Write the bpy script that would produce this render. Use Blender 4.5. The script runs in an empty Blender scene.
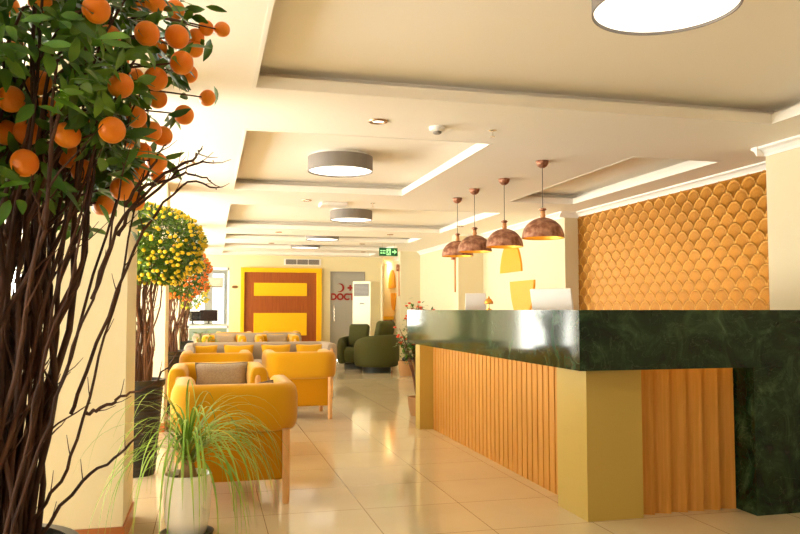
import bpy, bmesh, math, random
from mathutils import Vector, Matrix, noise as mnoise
R_ = math.radians; PI = math.pi
scn = bpy.context.scene
# ------------------------------------------------------------------ camera
cd = bpy.data.cameras.new('camera'); cam = bpy.data.objects.new('camera', cd)
scn.collection.objects.link(cam); scn.camera = cam
cd.sensor_width = 36; cd.lens = 760/800*36; cd.clip_start = 0.05; cd.clip_end = 200
cam.location = (0, 0, 1.2); cam.rotation_euler = (R_(90+3.238), 0, R_(-14.156))
# ------------------------------------------------------------------ world
w = bpy.data.worlds.new('daylight'); scn.world = w; w.use_nodes = True
bg = w.node_tree.nodes['Background']; bg.inputs[0].default_value = (1.0, 0.94, 0.86, 1); bg.inputs[1].default_value = 12.5
# lower half of the surroundings made brighter than the sky, added to lift the ceiling
_nt = w.node_tree; _tc = _nt.nodes.new('ShaderNodeTexCoord'); _sp = _nt.nodes.new('ShaderNodeSeparateXYZ'); _rp = _nt.nodes.new('ShaderNodeValToRGB')
_nt.links.new(_tc.outputs['Generated'], _sp.inputs[0]); _nt.links.new(_sp.outputs[2], _rp.inputs[0]); _nt.links.new(_rp.outputs[0], bg.inputs[0])
_rp.color_ramp.elements[0].position = .0; _rp.color_ramp.elements[0].color = (1.65, 1.62, 1.46, 1)
_rp.color_ramp.elements[1].position = .12; _rp.color_ramp.elements[1].color = (.56, .56, .53, 1)
scn.view_settings.view_transform = 'Standard'; scn.view_settings.look = 'None'
scn.view_settings.gamma = 1; scn.view_settings.use_curve_mapping = False
scn.view_settings.exposure = 0.14
scn.cycles.use_denoising = True
scn.cycles.max_bounces = 10; scn.cycles.diffuse_bounces = 6; scn.cycles.glossy_bounces = 4
scn.cycles.sample_clamp_indirect = 8
LAMP = 1.5       # ceiling drum diffusers
CEIL = 2.48; UP = 2.61

def portal(x, y, z, sx, sy, rot):
    l = bpy.data.lights.new('window_portal', 'AREA'); l.shape = 'RECTANGLE'; l.size = sx; l.size_y = sy
    l.cycles.is_portal = True
    o = bpy.data.objects.new('window_portal', l); o.location = (x, y, z); o.rotation_euler = rot
    scn.collection.objects.link(o)
WL = -3.3        # left window wall plane
WIN = [(-.8, .7), (4.0, 6.8), (7.2, 10.2), (10.8, 13.8), (14.4, 17.4)]  # first opening is added to light the foreground tree from the front
for a, b in WIN: portal(WL-.12, (a+b)/2, 1.3, 2.2, b-a, (0, R_(-90), 0))

# ------------------------------------------------------------------ materials
def mat(name, col, rough=.5, metal=0, emit=None, es=0, spec=.5, trans=0, bump=None, var=None, coat=0, sheen=0, alpha=1):
    m = bpy.data.materials.new(name); m.use_nodes = True
    nt = m.node_tree; b = nt.nodes['Principled BSDF']
    b.inputs['Base Color'].default_value = (*col, 1); b.inputs['Roughness'].default_value = rough
    b.inputs['Metallic'].default_value = metal; b.inputs['Specular IOR Level'].default_value = spec
    b.inputs['Transmission Weight'].default_value = trans; b.inputs['Coat Weight'].default_value = coat
    b.inputs['Sheen Weight'].default_value = sheen; b.inputs['Alpha'].default_value = alpha
    if emit: b.inputs['Emission Color'].default_value = (*emit, 1); b.inputs['Emission Strength'].default_value = es
    tc = nt.nodes.new('ShaderNodeTexCoord')
    def nz(scale, detail, stretch=None):
        n = nt.nodes.new('ShaderNodeTexNoise'); n.inputs['Scale'].default_value = scale; n.inputs['Detail'].default_value = detail
        if stretch:
            mp = nt.nodes.new('ShaderNodeMapping'); mp.inputs['Scale'].default_value = stretch
            nt.links.new(tc.outputs['Object'], mp.inputs[0]); nt.links.new(mp.outputs[0], n.inputs[0])
        else: nt.links.new(tc.outputs['Object'], n.inputs[0])
        return n
    if var:   # (colour2, scale, detail, stretch, lo, hi)
        c2, sc, de, st, lo, hi = var
        n = nz(sc, de, st); r = nt.nodes.new('ShaderNodeValToRGB')
        r.color_ramp.elements[0].position = lo; r.color_ramp.elements[1].position = hi
        r.color_ramp.elements[0].color = (*col, 1); r.color_ramp.elements[1].color = (*c2, 1)
        nt.links.new(n.outputs[0], r.inputs[0]); nt.links.new(r.outputs[0], b.inputs['Base Color'])
    if bump:
        sc, de, st, amt = bump; n = nz(sc, de, st); bp = nt.nodes.new('ShaderNodeBump')
        bp.inputs['Strength'].default_value = amt; bp.inputs['Distance'].default_value = .01
        nt.links.new(n.outputs[0], bp.inputs['Height']); nt.links.new(bp.outputs[0], b.inputs['Normal'])
    return m
M = {}
M['ceil'] = mat('ceiling_paint', (.95, .90, .81), .8)
M['lip'] = mat('coffer_lip_paint', (.9, .86, .78), .7)
M['wall'] = mat('cream_paint', (.73, .65, .44), .7)
M['farwall'] = mat('pale_yellow_paint', (.76, .66, .38), .7)
M['column'] = mat('column_paint', (.88, .80, .57), .6)
M['white'] = mat('white_paint', (.88, .86, .82), .5)
M['crown'] = mat('crown_white', (.92, .9, .85), .5)
M['skirt'] = mat('skirting_wood', (.42, .13, .03), .35)
M['olive'] = mat('olive_gold_paint', (.52, .38, .09), .4, bump=(60, 2, None, .05))
M['slat'] = mat('slat_wood', (.56, .27, .045), .5, spec=.25, var=((.66, .33, .08), 3, 5, (18, 18, .7), .35, .7), bump=(3, 6, (40, 40, 1.2), .12))
M['ledm'] = mat('led_strip', (1, .7, .3), .5, emit=(1, .55, .08), es=9)
M['mustard'] = mat('mustard_fabric', (.64, .32, .004), .9, spec=.12, bump=(220, 2, None, .15), sheen=.3)
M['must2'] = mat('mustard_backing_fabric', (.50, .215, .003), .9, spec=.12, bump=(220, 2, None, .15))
M['taupe'] = mat('taupe_fabric', (.33, .25, .17), .9, bump=(260, 2, None, .2), var=((.40, .31, .21), 90, 2, None, .4, .6))
M['taupepipe'] = mat('taupe_piping', (.2, .15, .1), .9)
M['sofa'] = mat('greige_fabric', (.38, .30, .22), .9, bump=(260, 2, None, .2))
M['greenf'] = mat('moss_green_fabric', (.055, .055, .004), .85, bump=(220, 2, None, .2))
M['dark'] = mat('dark_base', (.02, .025, .02), .5)
M['beech'] = mat('beech_wood', (.72, .38, .13), .45, var=((.80, .47, .19), 4, 4, (12, 12, .8), .35, .7))
M['yellow'] = mat('yellow_lacquer', (.93, .50, .0), .4)
M['brownp'] = mat('red_brown_panel', (.27, .06, .008), .35, var=((.36, .09, .012), 3, 4, (10, 10, .7), .3, .7))
M['arc'] = mat('orange_yellow_arc', (.84, .36, .0), .4)
M['copper'] = mat('hammered_copper', (.26, .095, .05), .40, metal=.5, var=((.66, .36, .23), 22, 8, None, .38, .72), bump=(40, 3, None, .25))
M['gold'] = mat('gold_lining', (.95, .55, .06), .35, metal=.4)
M['cord'] = mat('dark_cord', (.03, .03, .03), .6)
M['neck'] = mat('turned_wood', (.62, .28, .10), .4)
M['bulb'] = mat('warm_bulb', (1, .8, .5), .4, emit=(1, .62, .22), es=8)
M['drum'] = mat('grey_drum_fabric', (.22, .19, .165), .6, bump=(90, 1, (1, 1, .02), .3))
M['diff'] = mat('lit_diffuser', (1, 1, 1), .5, emit=(1, .93, .78), es=LAMP)
M['chrome'] = mat('chrome', (.8, .75, .68), .15, metal=1)
M['bronze'] = mat('bronze_ring', (.35, .2, .1), .3, metal=.9)
M['brass'] = mat('brass', (.75, .38, .08), .25, metal=1)
M['plas'] = mat('white_plastic', (.88, .86, .82), .35)
M['acp'] = mat('ivory_plastic', (.80, .72, .48), .35)
M['acgrille'] = mat('grey_grille', (.16, .14, .11), .5)
M['vent'] = mat('vent_grey', (.30, .27, .23), .5)
M['doorg'] = mat('frosted_grey_glass', (.36, .34, .29), .15, spec=.6)
M['red'] = mat('red_lettering', (.30, .012, .006), .4)
M['glass'] = mat('clear_glass', (.96, .98, .97), .02, trans=1)
M['black'] = mat('black_plastic', (.015, .015, .017), .3)
M['screen'] = mat('dark_screen', (.02, .02, .025), .12)
M['exitg'] = mat('exit_sign_green', (0, .08, .02), .4, emit=(.0, .22, .05), es=.15)
M['exitw'] = mat('exit_sign_lit', (.5, 1, .5), .4, emit=(.35, 1, .35), es=.5)
M['blackpot'] = mat('black_ribbed_planter', (.018, .016, .014), .35)
M['whitepot'] = mat('white_glazed_pot', (.93, .90, .83), .2, coat=.4)
M['soil'] = mat('soil', (.07, .035, .015), .95, bump=(60, 6, None, 1))
M['pebble'] = mat('white_pebble', (.85, .8, .72), .5)
M['bark'] = mat('branch_bark', (.035, .013, .006), .8, var=((.10, .040, .016), 14, 5, (1, 1, .4), .35, .7))
M['bark2'] = mat('branch_bark_reddish', (.13, .05, .022), .75, var=((.24, .11, .05), 14, 5, (1, 1, .4), .35, .7))
M['leaf'] = mat('citrus_leaf', (.032, .115, .005), .38, var=((.12, .27, .012), 9, 3, None, .4, .65))
M['leaf3'] = mat('glossy_hedge_leaf', (.035, .11, .004), .38, var=((.14, .27, .010), 9, 3, None, .4, .65))
M['leaf2'] = mat('bright_leaf', (.12, .25, .008), .45, var=((.24, .40, .012), 9, 3, None, .4, .65))
M['palm'] = mat('palm_leaf', (.18, .36, .03), .42, var=((.42, .58, .10), 5, 2, None, .4, .65))
M['palmy'] = mat('palm_leaf_yellowed', (.75, .60, .05), .45)
M['palmtrunk'] = mat('palm_trunk', (.35, .20, .09), .8, bump=(30, 4, None, .5))
M['mandarin'] = mat('mandarin_skin', (.93, .23, .005), .38, bump=(140, 2, None, .12), var=((.97, .33, .008), 12, 2, None, .35, .7))
M['kum_y'] = mat('yellow_fruit_skin', (.90, .66, .02), .35)
M['kum_o'] = mat('orange_fruit_skin', (.85, .22, .01), .35)
M['redflower'] = mat('coral_petal', (.80, .08, .02), .5)
M['wicker'] = mat('wicker', (.42, .22, .08), .7, bump=(60, 2, (1, 1, 3), .6))
M['screenback'] = mat('screen_back_white', (.92, .90, .85), .35)
M['officewall'] = mat('office_white', (.50, .53, .55), .6)
M['deskpanel'] = mat('grey_green_panel', (.24, .30, .22), .4)
for k in ('leaf', 'leaf2', 'palm'):   # thin leaves let a little light through
    M[k].node_tree.nodes['Principled BSDF'].inputs['Subsurface Weight'].default_value = 0

# tiles: square polished porcelain 0.6 m
def tile_mat():
    m = bpy.data.materials.new('polished_cream_tiles'); m.use_nodes = True; nt = m.node_tree; b = nt.nodes['Principled BSDF']
    tc = nt.nodes.new('ShaderNodeTexCoord'); mp = nt.nodes.new('ShaderNodeMapping')
    mp.inputs['Location'].default_value = (-.33, -.38, 0)
    nt.links.new(tc.outputs['Object'], mp.inputs[0])
    br = nt.nodes.new('ShaderNodeTexBrick'); br.offset = 0; br.offset_frequency = 1; br.squash = 1
    br.inputs['Scale'].default_value = 1; br.inputs['Brick Width'].default_value = .6; br.inputs['Row Height'].default_value = .6
    br.inputs['Mortar Size'].default_value = .0022; br.inputs['Mortar Smooth'].default_value = .2; br.inputs['Bias'].default_value = 0
    br.inputs['Color1'].default_value = (.69, .575, .38, 1); br.inputs['Color2'].default_value = (.715, .60, .40, 1); br.inputs['Mortar'].default_value = (.24, .155, .07, 1)
    nt.links.new(mp.outputs[0], br.inputs[0])
    n = nt.nodes.new('ShaderNodeTexNoise'); n.inputs['Scale'].default_value = 2.2; n.inputs['Detail'].default_value = 5
    nt.links.new(tc.outputs['Object'], n.inputs[0])
    mx = nt.nodes.new('ShaderNodeMix'); mx.data_type = 'RGBA'; mx.blend_type = 'MULTIPLY'; mx.inputs[0].default_value = .18
    nt.links.new(br.outputs[0], mx.inputs[6]); nt.links.new(n.outputs[0], mx.inputs[7]); nt.links.new(mx.outputs[2], b.inputs['Base Color'])
    b.inputs['Roughness'].default_value = .09; b.inputs['Specular IOR Level'].default_value = .6
    return m
M['tile'] = tile_mat()
def marble_mat():
    m = bpy.data.materials.new('green_marble'); m.use_nodes = True; nt = m.node_tree; b = nt.nodes['Principled BSDF']
    tc = nt.nodes.new('ShaderNodeTexCoord')
    n = nt.nodes.new('ShaderNodeTexNoise'); n.inputs['Scale'].default_value = 5; n.inputs['Detail'].default_value = 10; n.inputs['Roughness'].default_value = .68; n.inputs['Distortion'].default_value = 1.4
    nt.links.new(tc.outputs['Object'], n.inputs[0])
    r = nt.nodes.new('ShaderNodeValToRGB'); e = r.color_ramp.elements
    e[0].position = .36; e[0].color = (.004, .012, .006, 1); e[1].position = .80; e[1].color = (.12, .22, .12, 1)
    k = e.new(.50); k.color = (.010, .030, .012, 1); k = e.new(.66); k.color = (.035, .078, .036, 1)
    nt.links.new(n.outputs[0], r.inputs[0])
    n2 = nt.nodes.new('ShaderNodeTexNoise'); n2.inputs['Scale'].default_value = 3.0; n2.inputs['Detail'].default_value = 6; n2.inputs['Distortion'].default_value = 2.5
    nt.links.new(tc.outputs['Object'], n2.inputs[0])
    r2 = nt.nodes.new('ShaderNodeValToRGB'); e = r2.color_ramp.elements
    e[0].position = .492; e[0].color = (0, 0, 0, 1); e[1].position = .50; e[1].color = (.35, .35, .35, 1); k = e.new(.508); k.color = (0, 0, 0, 1)
    nt.links.new(n2.outputs[0], r2.inputs[0])
    mx = nt.nodes.new('ShaderNodeMix'); mx.data_type = 'RGBA'; nt.links.new(r2.outputs[0], mx.inputs[0])
    nt.links.new(r.outputs[0], mx.inputs[6]); mx.inputs[7].default_value = (.10, .15, .09, 1)
    nt.links.new(mx.outputs[2], b.inputs['Base Color'])
    b.inputs['Roughness'].default_value = .075; b.inputs['Specular IOR Level'].default_value = .24; b.inputs['Coat Weight'].default_value = 0; b.inputs['Coat Roughness'].default_value = .03
    return m
M['marble'] = marble_mat()
def scallop_mat():
    m = bpy.data.materials.new('golden_scallop_plaster'); m.use_nodes = True; nt = m.node_tree; b = nt.nodes['Principled BSDF']
    a = nt.nodes.new('ShaderNodeAttribute'); a.attribute_name = 'ridge'
    mx = nt.nodes.new('ShaderNodeMix'); mx.data_type = 'RGBA'; nt.links.new(a.outputs['Fac'], mx.inputs[0])
    mx.inputs[6].default_value = (.31, .118, .002, 1); mx.inputs[7].default_value = (.66, .38, .10, 1)
    nt.links.new(mx.outputs[2], b.inputs['Base Color'])
    b.inputs['Roughness'].default_value = .38; b.inputs['Metallic'].default_value = .7
    return m
M['scallop'] = scallop_mat()

# ------------------------------------------------------------------ mesh helpers
class MB:
    def __init__(s): s.v = []; s.f = []
    def add(s, v, f):
        n = len(s.v); s.v += [tuple(p) for p in v]; s.f += [tuple(i+n for i in q) for q in f]; return s
    def box(s, x0, x1, y0, y1, z0, z1):
        v = [(x, y, z) for z in (z0, z1) for y in (y0, y1) for x in (x0, x1)]
        return s.add(v, [(0,2,3,1),(4,5,7,6),(0,1,5,4),(2,6,7,3),(0,4,6,2),(1,3,7,5)])
    def lathe(s, prof, n=32, c=(0,0,0), cap=True):
        v = []; f = []
        for r, z in prof:
            for i in range(n):
                a = 2*PI*i/n; v.append((c[0]+r*math.cos(a), c[1]+r*math.sin(a), c[2]+z))
        for j in range(len(prof)-1):
            for i in range(n):
                k = (i+1) % n; f.append((j*n+i, j*n+k, (j+1)*n+k, (j+1)*n+i))
        if cap:
            f.append(tuple(range(n-1, -1, -1))); f.append(tuple((len(prof)-1)*n+i for i in range(n)))
        return s.add(v, f)
    def tube(s, pts, rad, n=8, cap=True):
        pts = [Vector(p) for p in pts]; m = len(pts)
        if not hasattr(rad, '__len__'): rad = [rad]*m
        v = []; f = []; u = None
        for j, p in enumerate(pts):
            t = (pts[min(j+1, m-1)]-pts[max(j-1, 0)]).normalized()
            if u is None:
                u = t.orthogonal().normalized()
            else:
                u = (u - t*u.dot(t)); u = u.normalized() if u.length > 1e-6 else t.orthogonal().normalized()
            wv = t.cross(u)
            for i in range(n):
                a = 2*PI*i/n; v.append(p+(u*math.cos(a)+wv*math.sin(a))*rad[j])
        for j in range(m-1):
            for i in range(n):
                k = (i+1) % n; f.append((j*n+i, j*n+k, (j+1)*n+k, (j+1)*n+i))
        if cap: f.append(tuple(range(n-1, -1, -1))); f.append(tuple((m-1)*n+i for i in range(n)))
        return s.add(v, f)
    def rings(s, rings, closed_ends=True):
        n = len(rings[0]); v = [p for r in rings for p in r]; f = []
        for j in range(len(rings)-1):
            for i in range(n):
                k = (i+1) % n; f.append((j*n+i, j*n+k, (j+1)*n+k, (j+1)*n+i))
        if closed_ends: f.append(tuple(range(n-1, -1, -1))); f.append(tuple((len(rings)-1)*n+i for i in range(n)))
        return s.add(v, f)
    def build(s, name, m, parent=None, smooth=False, bevel=0, seg=2, sub=0):
        me = bpy.data.meshes.new(name); me.from_pydata(s.v, [], s.f); me.update()
        bm = bmesh.new(); bm.from_mesh(me); bmesh.ops.recalc_face_normals(bm, faces=bm.faces)
        if bevel:
            bmesh.ops.bevel(bm, geom=list(bm.edges), offset=bevel, segments=seg, affect='EDGES', profile=.5)
        for f in bm.faces: f.smooth = smooth
        bm.to_mesh(me); bm.free()
        me.materials.append(M[m] if isinstance(m, str) else m)
        o = bpy.data.objects.new(name, me); scn.collection.objects.link(o)
        if parent: o.parent = parent
        if sub:
            md = o.modifiers.new('sub', 'SUBSURF'); md.levels = sub; md.render_levels = sub
        return o
def B(*a): return MB().box(*a)
def srect(w_, h_, n=20, p=4):     # superellipse profile
    out = []
    for i in range(n):
        a = 2*PI*i/n; c, s_ = math.cos(a), math.sin(a)
        out.append((math.copysign(abs(c)**(2/p), c)*w_/2, math.copysign(abs(s_)**(2/p), s_)*h_/2))
    return out
def softbox(x0, x1, y0, y1, z0, z1, r=.03, seg=4):   # box with round edges as MB
    bm = bmesh.new(); bmesh.ops.create_cube(bm, size=1)
    for v in bm.verts: v.co = Vector(((x0+x1)/2+v.co.x*(x1-x0), (y0+y1)/2+v.co.y*(y1-y0), (z0+z1)/2+v.co.z*(z1-z0)))
    bmesh.ops.bevel(bm, geom=list(bm.edges), offset=r, segments=seg, affect='EDGES', profile=.5)
    mb = MB(); bm.verts.index_update()
    mb.add([v.co[:] for v in bm.verts], [[v.index for v in f.verts] for f in bm.faces]); bm.free(); return mb
def thing(name, label, cat, loc=(0,0,0), rz=0, group=None):
    o = bpy.data.objects.new(name, None); scn.collection.objects.link(o); o.empty_display_size = .1
    o.location = loc; o.rotation_euler = (0, 0, rz); return tag(o, label, cat, group)
def tag(o, label, cat, group=None, kind=None):
    o['label'] = label; o['category'] = cat
    if group: o['group'] = group
    if kind: o['kind'] = kind
    return o
def struct(o): o['kind'] = 'structure'; return o
def dup(root, loc, rz=None, label=None, group=None, scale=None):
    r = root.copy(); scn.collection.objects.link(r); r.location = loc
    if rz is not None: r.rotation_euler = (0, 0, rz)
    if label: r['label'] = label
    if group: r['group'] = group
    if scale: r.scale = (scale,)*3
    for ch in list(root.children):
        c = ch.copy(); scn.collection.objects.link(c); c.parent = r
        for g in list(ch.children):
            d = g.copy(); scn.collection.objects.link(d); d.parent = c
    return r

# ------------------------------------------------------------------ structure
struct(B(WL-.2, 6.2, -3, 22.2, -.1, 0).build('floor', 'tile'))
COF = [(.25, 3.74, 1.35, 4.38), (.25, 2.09, 5.46, 8.2), (.25, 3.73, 9.36, 12.08), (3.45, 4.26, 5.64, 8.35),
       (.28, 3.69, 13.0, 14.0), (.30, 3.69, 14.85, 15.95), (.30, 3.69, 16.75, 17.6)]
# left-aisle coffers between the columns' line and the windows
COF += [(-2.7, -1.1, 5.2, 8.0), (-2.7, -1.1, 9.2, 12.0)]
def ceiling():
    xs = sorted({WL-.2, 6.2} | {c[0] for c in COF} | {c[1] for c in COF}); ys = sorted({-3, 22.2} | {c[2] for c in COF} | {c[3] for c in COF})
    mb = MB()
    for i in range(len(xs)-1):
        for j in range(len(ys)-1):
            x, y = (xs[i]+xs[i+1])/2, (ys[j]+ys[j+1])/2
            if any(c[0] < x < c[1] and c[2] < y < c[3] for c in COF): continue
            mb.add([(xs[i], ys[j], CEIL), (xs[i], ys[j+1], CEIL), (xs[i+1], ys[j+1], CEIL), (xs[i+1], ys[j], CEIL)], [(0, 1, 2, 3)])
    for x0, x1, y0, y1 in COF:      # cove walls and raised panel
        g = .13; t = .02; L = CEIL+.085
        X0, X1, Y0, Y1 = x0-g, x1+g, y0-g, y1+g
        mb.box(X0, X1, Y0, Y1, UP, UP+.05)
        for a in ((X0-.02, X0, Y0, Y1), (X1, X1+.02, Y0, Y1), (X0, X1, Y0-.02, Y0), (X0, X1, Y1, Y1+.02)):
            mb.box(*a, CEIL+.004, UP+.03)
    o = mb.build('ceiling', 'ceil')
    return struct(o)
ceiling()
struct(B(WL-.2, 6.2, -3, 22.2, UP+.06, UP+.16).build('ceiling', 'ceil'))
for i, (x0, x1, y0, y1) in enumerate(COF):
    L = CEIL+.068; t = .022; mb = MB()
    for a in ((x0-t, x0, y0-t, y1+t), (x1, x1+t, y0-t, y1+t), (x0, x1, y0-t, y0), (x0, x1, y1, y1+t)): mb.box(*a, CEIL-.002, L)
    struct(mb.build('trim_%d' % (i+1), 'lip'))

# left window wall
mb = MB(); ys = [-3.0]
for a, b in WIN: ys += [a, b]
ys.append(22.2)
for i in range(0, len(ys), 2): mb.box(WL-.2, WL, ys[i], ys[i+1], 0, UP+.06)
for a, b in WIN: mb.box(WL-.2, WL, a, b, 0, .2); mb.box(WL-.2, WL, a, b, 2.38, UP+.06)
struct(mb.build('wall_left', 'column'))
for i, (a, b) in enumerate(WIN):
    mb = MB(); n = 3
    for k in range(n+1):
        y = a+(b-a)*k/n; mb.box(WL-.12, WL-.06, max(a, y-.03), min(b, y+.03), .2, 2.38)
    mb.box(WL-.12, WL-.06, a, b, .2, .26); mb.box(WL-.12, WL-.06, a, b, 2.32, 2.38); mb.box(WL-.11, WL-.07, a, b, 1.9, 1.94)
    struct(mb.build('window_%d' % (i+1), 'white'))
# back wall behind the camera and right wall
struct(B(WL-.2, 6.2, -3.2, -3, 0, UP+.06).build('wall_back', 'brownp'))
struct(B(4.7, 4.9, 5.0, 9.05, 0, UP+.06).build('wall_right', 'wall'))
struct(B(4.5, 4.9, 9.05, 22.2, 0, UP+.06).build('wall_right', 'wall'))
struct(B(4.24, 4.9, 3.4, 5.04, 0, CEIL).build('wall_right', 'wall'))
struct(B(4.24, 4.5, -3, 3.4, 0, CEIL).build('wall_right', 'wall'))
struct(B(4.06, 4.5, 12.1, 12.4, 0, CEIL).build('wall_right', 'wall'))
struct(B(4.06, 4.5, 16.05, 16.24, 0, CEIL).build('wall_right', 'wall'))
# far wall
mb = MB(); FY = 18.1
mb.box(.47, 2.838, FY, FY+.15, 0, CEIL); mb.box(2.838, 3.688, FY, FY+.15, 2.115, CEIL); mb.box(3.688, 4.14, FY, FY+.15, 0, CEIL)
mb.box(-1.4, .47, FY, FY+.15, 2.19, CEIL); mb.box(WL, -1.4, FY, FY+.15, 0, CEIL)
struct(mb.build('wall_far', 'farwall'))
struct(B(4.0, 4.5, 20.4, 20.5, 0, CEIL).build('wall_recess', 'farwall'))
struct(B(4.05, 4.14, FY+.15, 20.4, 0, CEIL).build('wall_recess', 'farwall'))
# crown mouldings: stepped profile swept along straight runs
def crown(p0, p1, side, n, h=.075):
    # side: unit vector out of the wall
    prof = [(0, -h), (.012, -h), (.018, -h*.75), (.04, -h*.4), (.07, -h*.22), (.07, 0), (0, 0)]
    a, b = Vector(p0), Vector(p1); s_ = Vector(side)
    v = [q+s_*x+Vector((0, 0, z)) for q in (a, b) for x, z in prof]; m = len(prof)
    f = [(i, (i+1) % m, (i+1) % m+m, i+m) for i in range(m)]+[tuple(range(m)), tuple(range(2*m-1, m-1, -1))]
    return struct(MB().add(v, f).build('trim_%d' % n, 'crown'))
Z = CEIL
crown((4.7, 5.04, Z), (4.7, 9.05, Z), (-1, 0, 0), 20, .065)
crown((4.5, 9.05, Z), (4.5, 12.1, Z), (-1, 0, 0), 21)
crown((4.42, 9.05, Z), (4.7, 9.05, Z), (0, -1, 0), 22)
crown((4.24, 3.4, Z), (4.24, 5.04, Z), (-1, 0, 0), 23)
crown((4.16, 5.04, Z), (4.7, 5.04, Z), (0, 1, 0), 24)
crown((4.5, 12.4, Z), (4.5, 16.05, Z), (-1, 0, 0), 25)
crown((4.06, 12.1, Z), (4.5, 12.1, Z), (0, -1, 0), 26, .04)
crown((4.5, 16.24, Z), (4.5, 20.4, Z), (-1, 0, 0), 27)
# scallop relief wall
def scallop():
    Y0, Y1, Z0, Z1 = 5.04, 9.05, .9, CEIL-.06; s_ = .0095; R0 = .1
    ny, nz = int((Y1-Y0)/s_), int((Z1-Z0)/s_); co = []; rd = []
    for j in range(nz+1):
        z = Z0+(Z1-Z0)*j/nz
        for i in range(ny+1):
            y = Y0+(Y1-Y0)*i/ny
            h = 0; rg = 0; k0 = math.floor((z-Z0)/R0)-1
            for k in range(k0, k0+3):        # lower rows overlap the upper ones
                zc = Z0+k*R0; off = (k % 2)*R0
                yc = round((y-off)/(2*R0))*2*R0+off
                d = math.hypot(y-yc, z-zc)
                if d <= R0:
                    rr = d/R0; ang = math.atan2(z-zc, y-yc)
                    rim = math.exp(-((rr-.955)/.04)**2)
                    inner = math.exp(-((rr-.60)/.05)**2)*.25
                    fan = max(0, math.cos(ang*14))*.10*(1 if .2 < rr < .85 else 0)
                    h = .004+.005*rr+.008*rim+.004*inner+.003*fan; rg = max(rim*.95, inner*.5, fan); break
            co.append((4.697-h, y, z)); rd.append(min(1, rg))
    f = []; n = ny+1
    for j in range(nz):
        for i in range(ny): a = j*n+i; f.append((a, a+n, a+n+1, a+1))
    me = bpy.data.meshes.new('trim_scallop'); me.from_pydata(co, [], f)
    at = me.attributes.new('ridge', 'FLOAT', 'POINT'); at.data.foreach_set('value', rd)
    me.polygons.foreach_set('use_smooth', [True]*len(f)); me.update()
    me.materials.append(M['scallop']); o = bpy.data.objects.new('trim_30', me); scn.collection.objects.link(o); struct(o)
scallop()
# left columns
for i, (a, b) in enumerate(((4.2, 4.72), (7.9, 8.55), (11.6, 12.2), (15.3, 15.9))):
    struct(B(-.92, -.41, a, b, 0, CEIL).build('wall_column', 'column'))
    struct(B(-.932, -.398, a-.012, b+.012, 0, .09).build('baseboard_column', 'skirt'))
struct(B(.56, .75, FY-.015, FY, 0, .09).build('baseboard_far', 'skirt'))

# office behind the glass partition
struct(B(-1.4, .6, 21.6, 21.7, 0, CEIL).build('wall_office', 'officewall'))
struct(B(.6, .7, FY+.15, 21.7, 0, CEIL).build('wall_office', 'officewall'))
mb = MB()
for x in (-1.4, -.46, .43): mb.box(x, x+.045, FY+.03, FY+.09, 0, 2.19)
mb.box(-1.4, .47, FY+.03, FY+.09, 2.13, 2.19); mb.box(-1.4, .47, FY+.03, FY+.12, .78, .84)
fr = struct(mb.build('window_10', 'white'))
struct(B(-1.36, .43, FY+.055, FY+.063, .84, 2.13).build('window_pane', 'glass', fr)) if False else B(-1.36, .43, FY+.055, FY+.063, .84, 2.13).build('pane', 'glass', fr)
B(-1.36, .43, FY+.045, FY+.07, 0, .78).build('lower_panel', 'deskpanel', fr)
for i, (a, b) in enumerate(((-.9, -.1), (.12, .42))):    # bright office windows in the far office wall
    o = struct(B(a, b, 21.56, 21.6, .4, 2.2).build('window_%d' % (11+i), mat('daylit_pane_%d' % i, (1, 1, 1), .3, emit=(.95, .97, 1), es=1.0)))

# feature panel on the far wall
t = thing('wall_panel', 'large square yellow-framed reddish brown panel with two yellow bands on the far wall', 'wall panel', (1.65, FY, 0))
def L(o, x0, x1, y0, y1, z0, z1): return B(x0-o[0], x1-o[0], y0-o[1], y1-o[1], z0, z1)
oo = (1.65, FY)
mb = MB()
mb.box(.73-1.65, .81-1.65, -.09, 0, 0, 2.19); mb.box(2.50-1.65, 2.62-1.65, -.09, 0, 0, 2.19); mb.box(.81-1.65, 2.50-1.65, -.09, 0, 2.085, 2.19)
mb.build('frame', 'yellow', t)
L(oo, .81, 2.50, FY-.04, FY, 0, 2.085).build('backing', 'brownp', t)
L(oo, 1.035, 2.27, FY-.07, FY-.04, 1.53, 1.835).build('yellow_band', 'yellow', t)
L(oo, 1.035, 2.27, FY-.07, FY-.04, .60, 1.13).build('yellow_band', 'yellow', t)
# vent
t = thing('air_vent', 'grey slatted air vent high on the far wall above the panel', 'vent', (2.17, FY, 2.34))
B(-.44, .44, -.02, 0, -.075, .075).build('frame', 'plas', t)
for k in range(3):
    x = -.40+k*.27; mb = MB()
    for q in range(6): mb.box(x, x+.255, -.03, -.02, -.058+q*.02, -.046+q*.02)
    mb.build('grille', 'vent', t)
    B(x, x+.255, -.0215, -.02, -.06, .06).build('backing', 'dark', t)
# wall plaque
tag(MB().lathe([(.075, 0), (.075, .015), (.06, .02)], 20).build('wall_plaque', 'bronze'), 'small dark oval plaque on cream wall between glass office and panel', 'plaque')
o = bpy.data.objects['wall_plaque']; o.location = (.60, FY, 1.735); o.rotation_euler = (R_(90), 0, 0); o.scale = (1, .45, 1)
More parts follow.
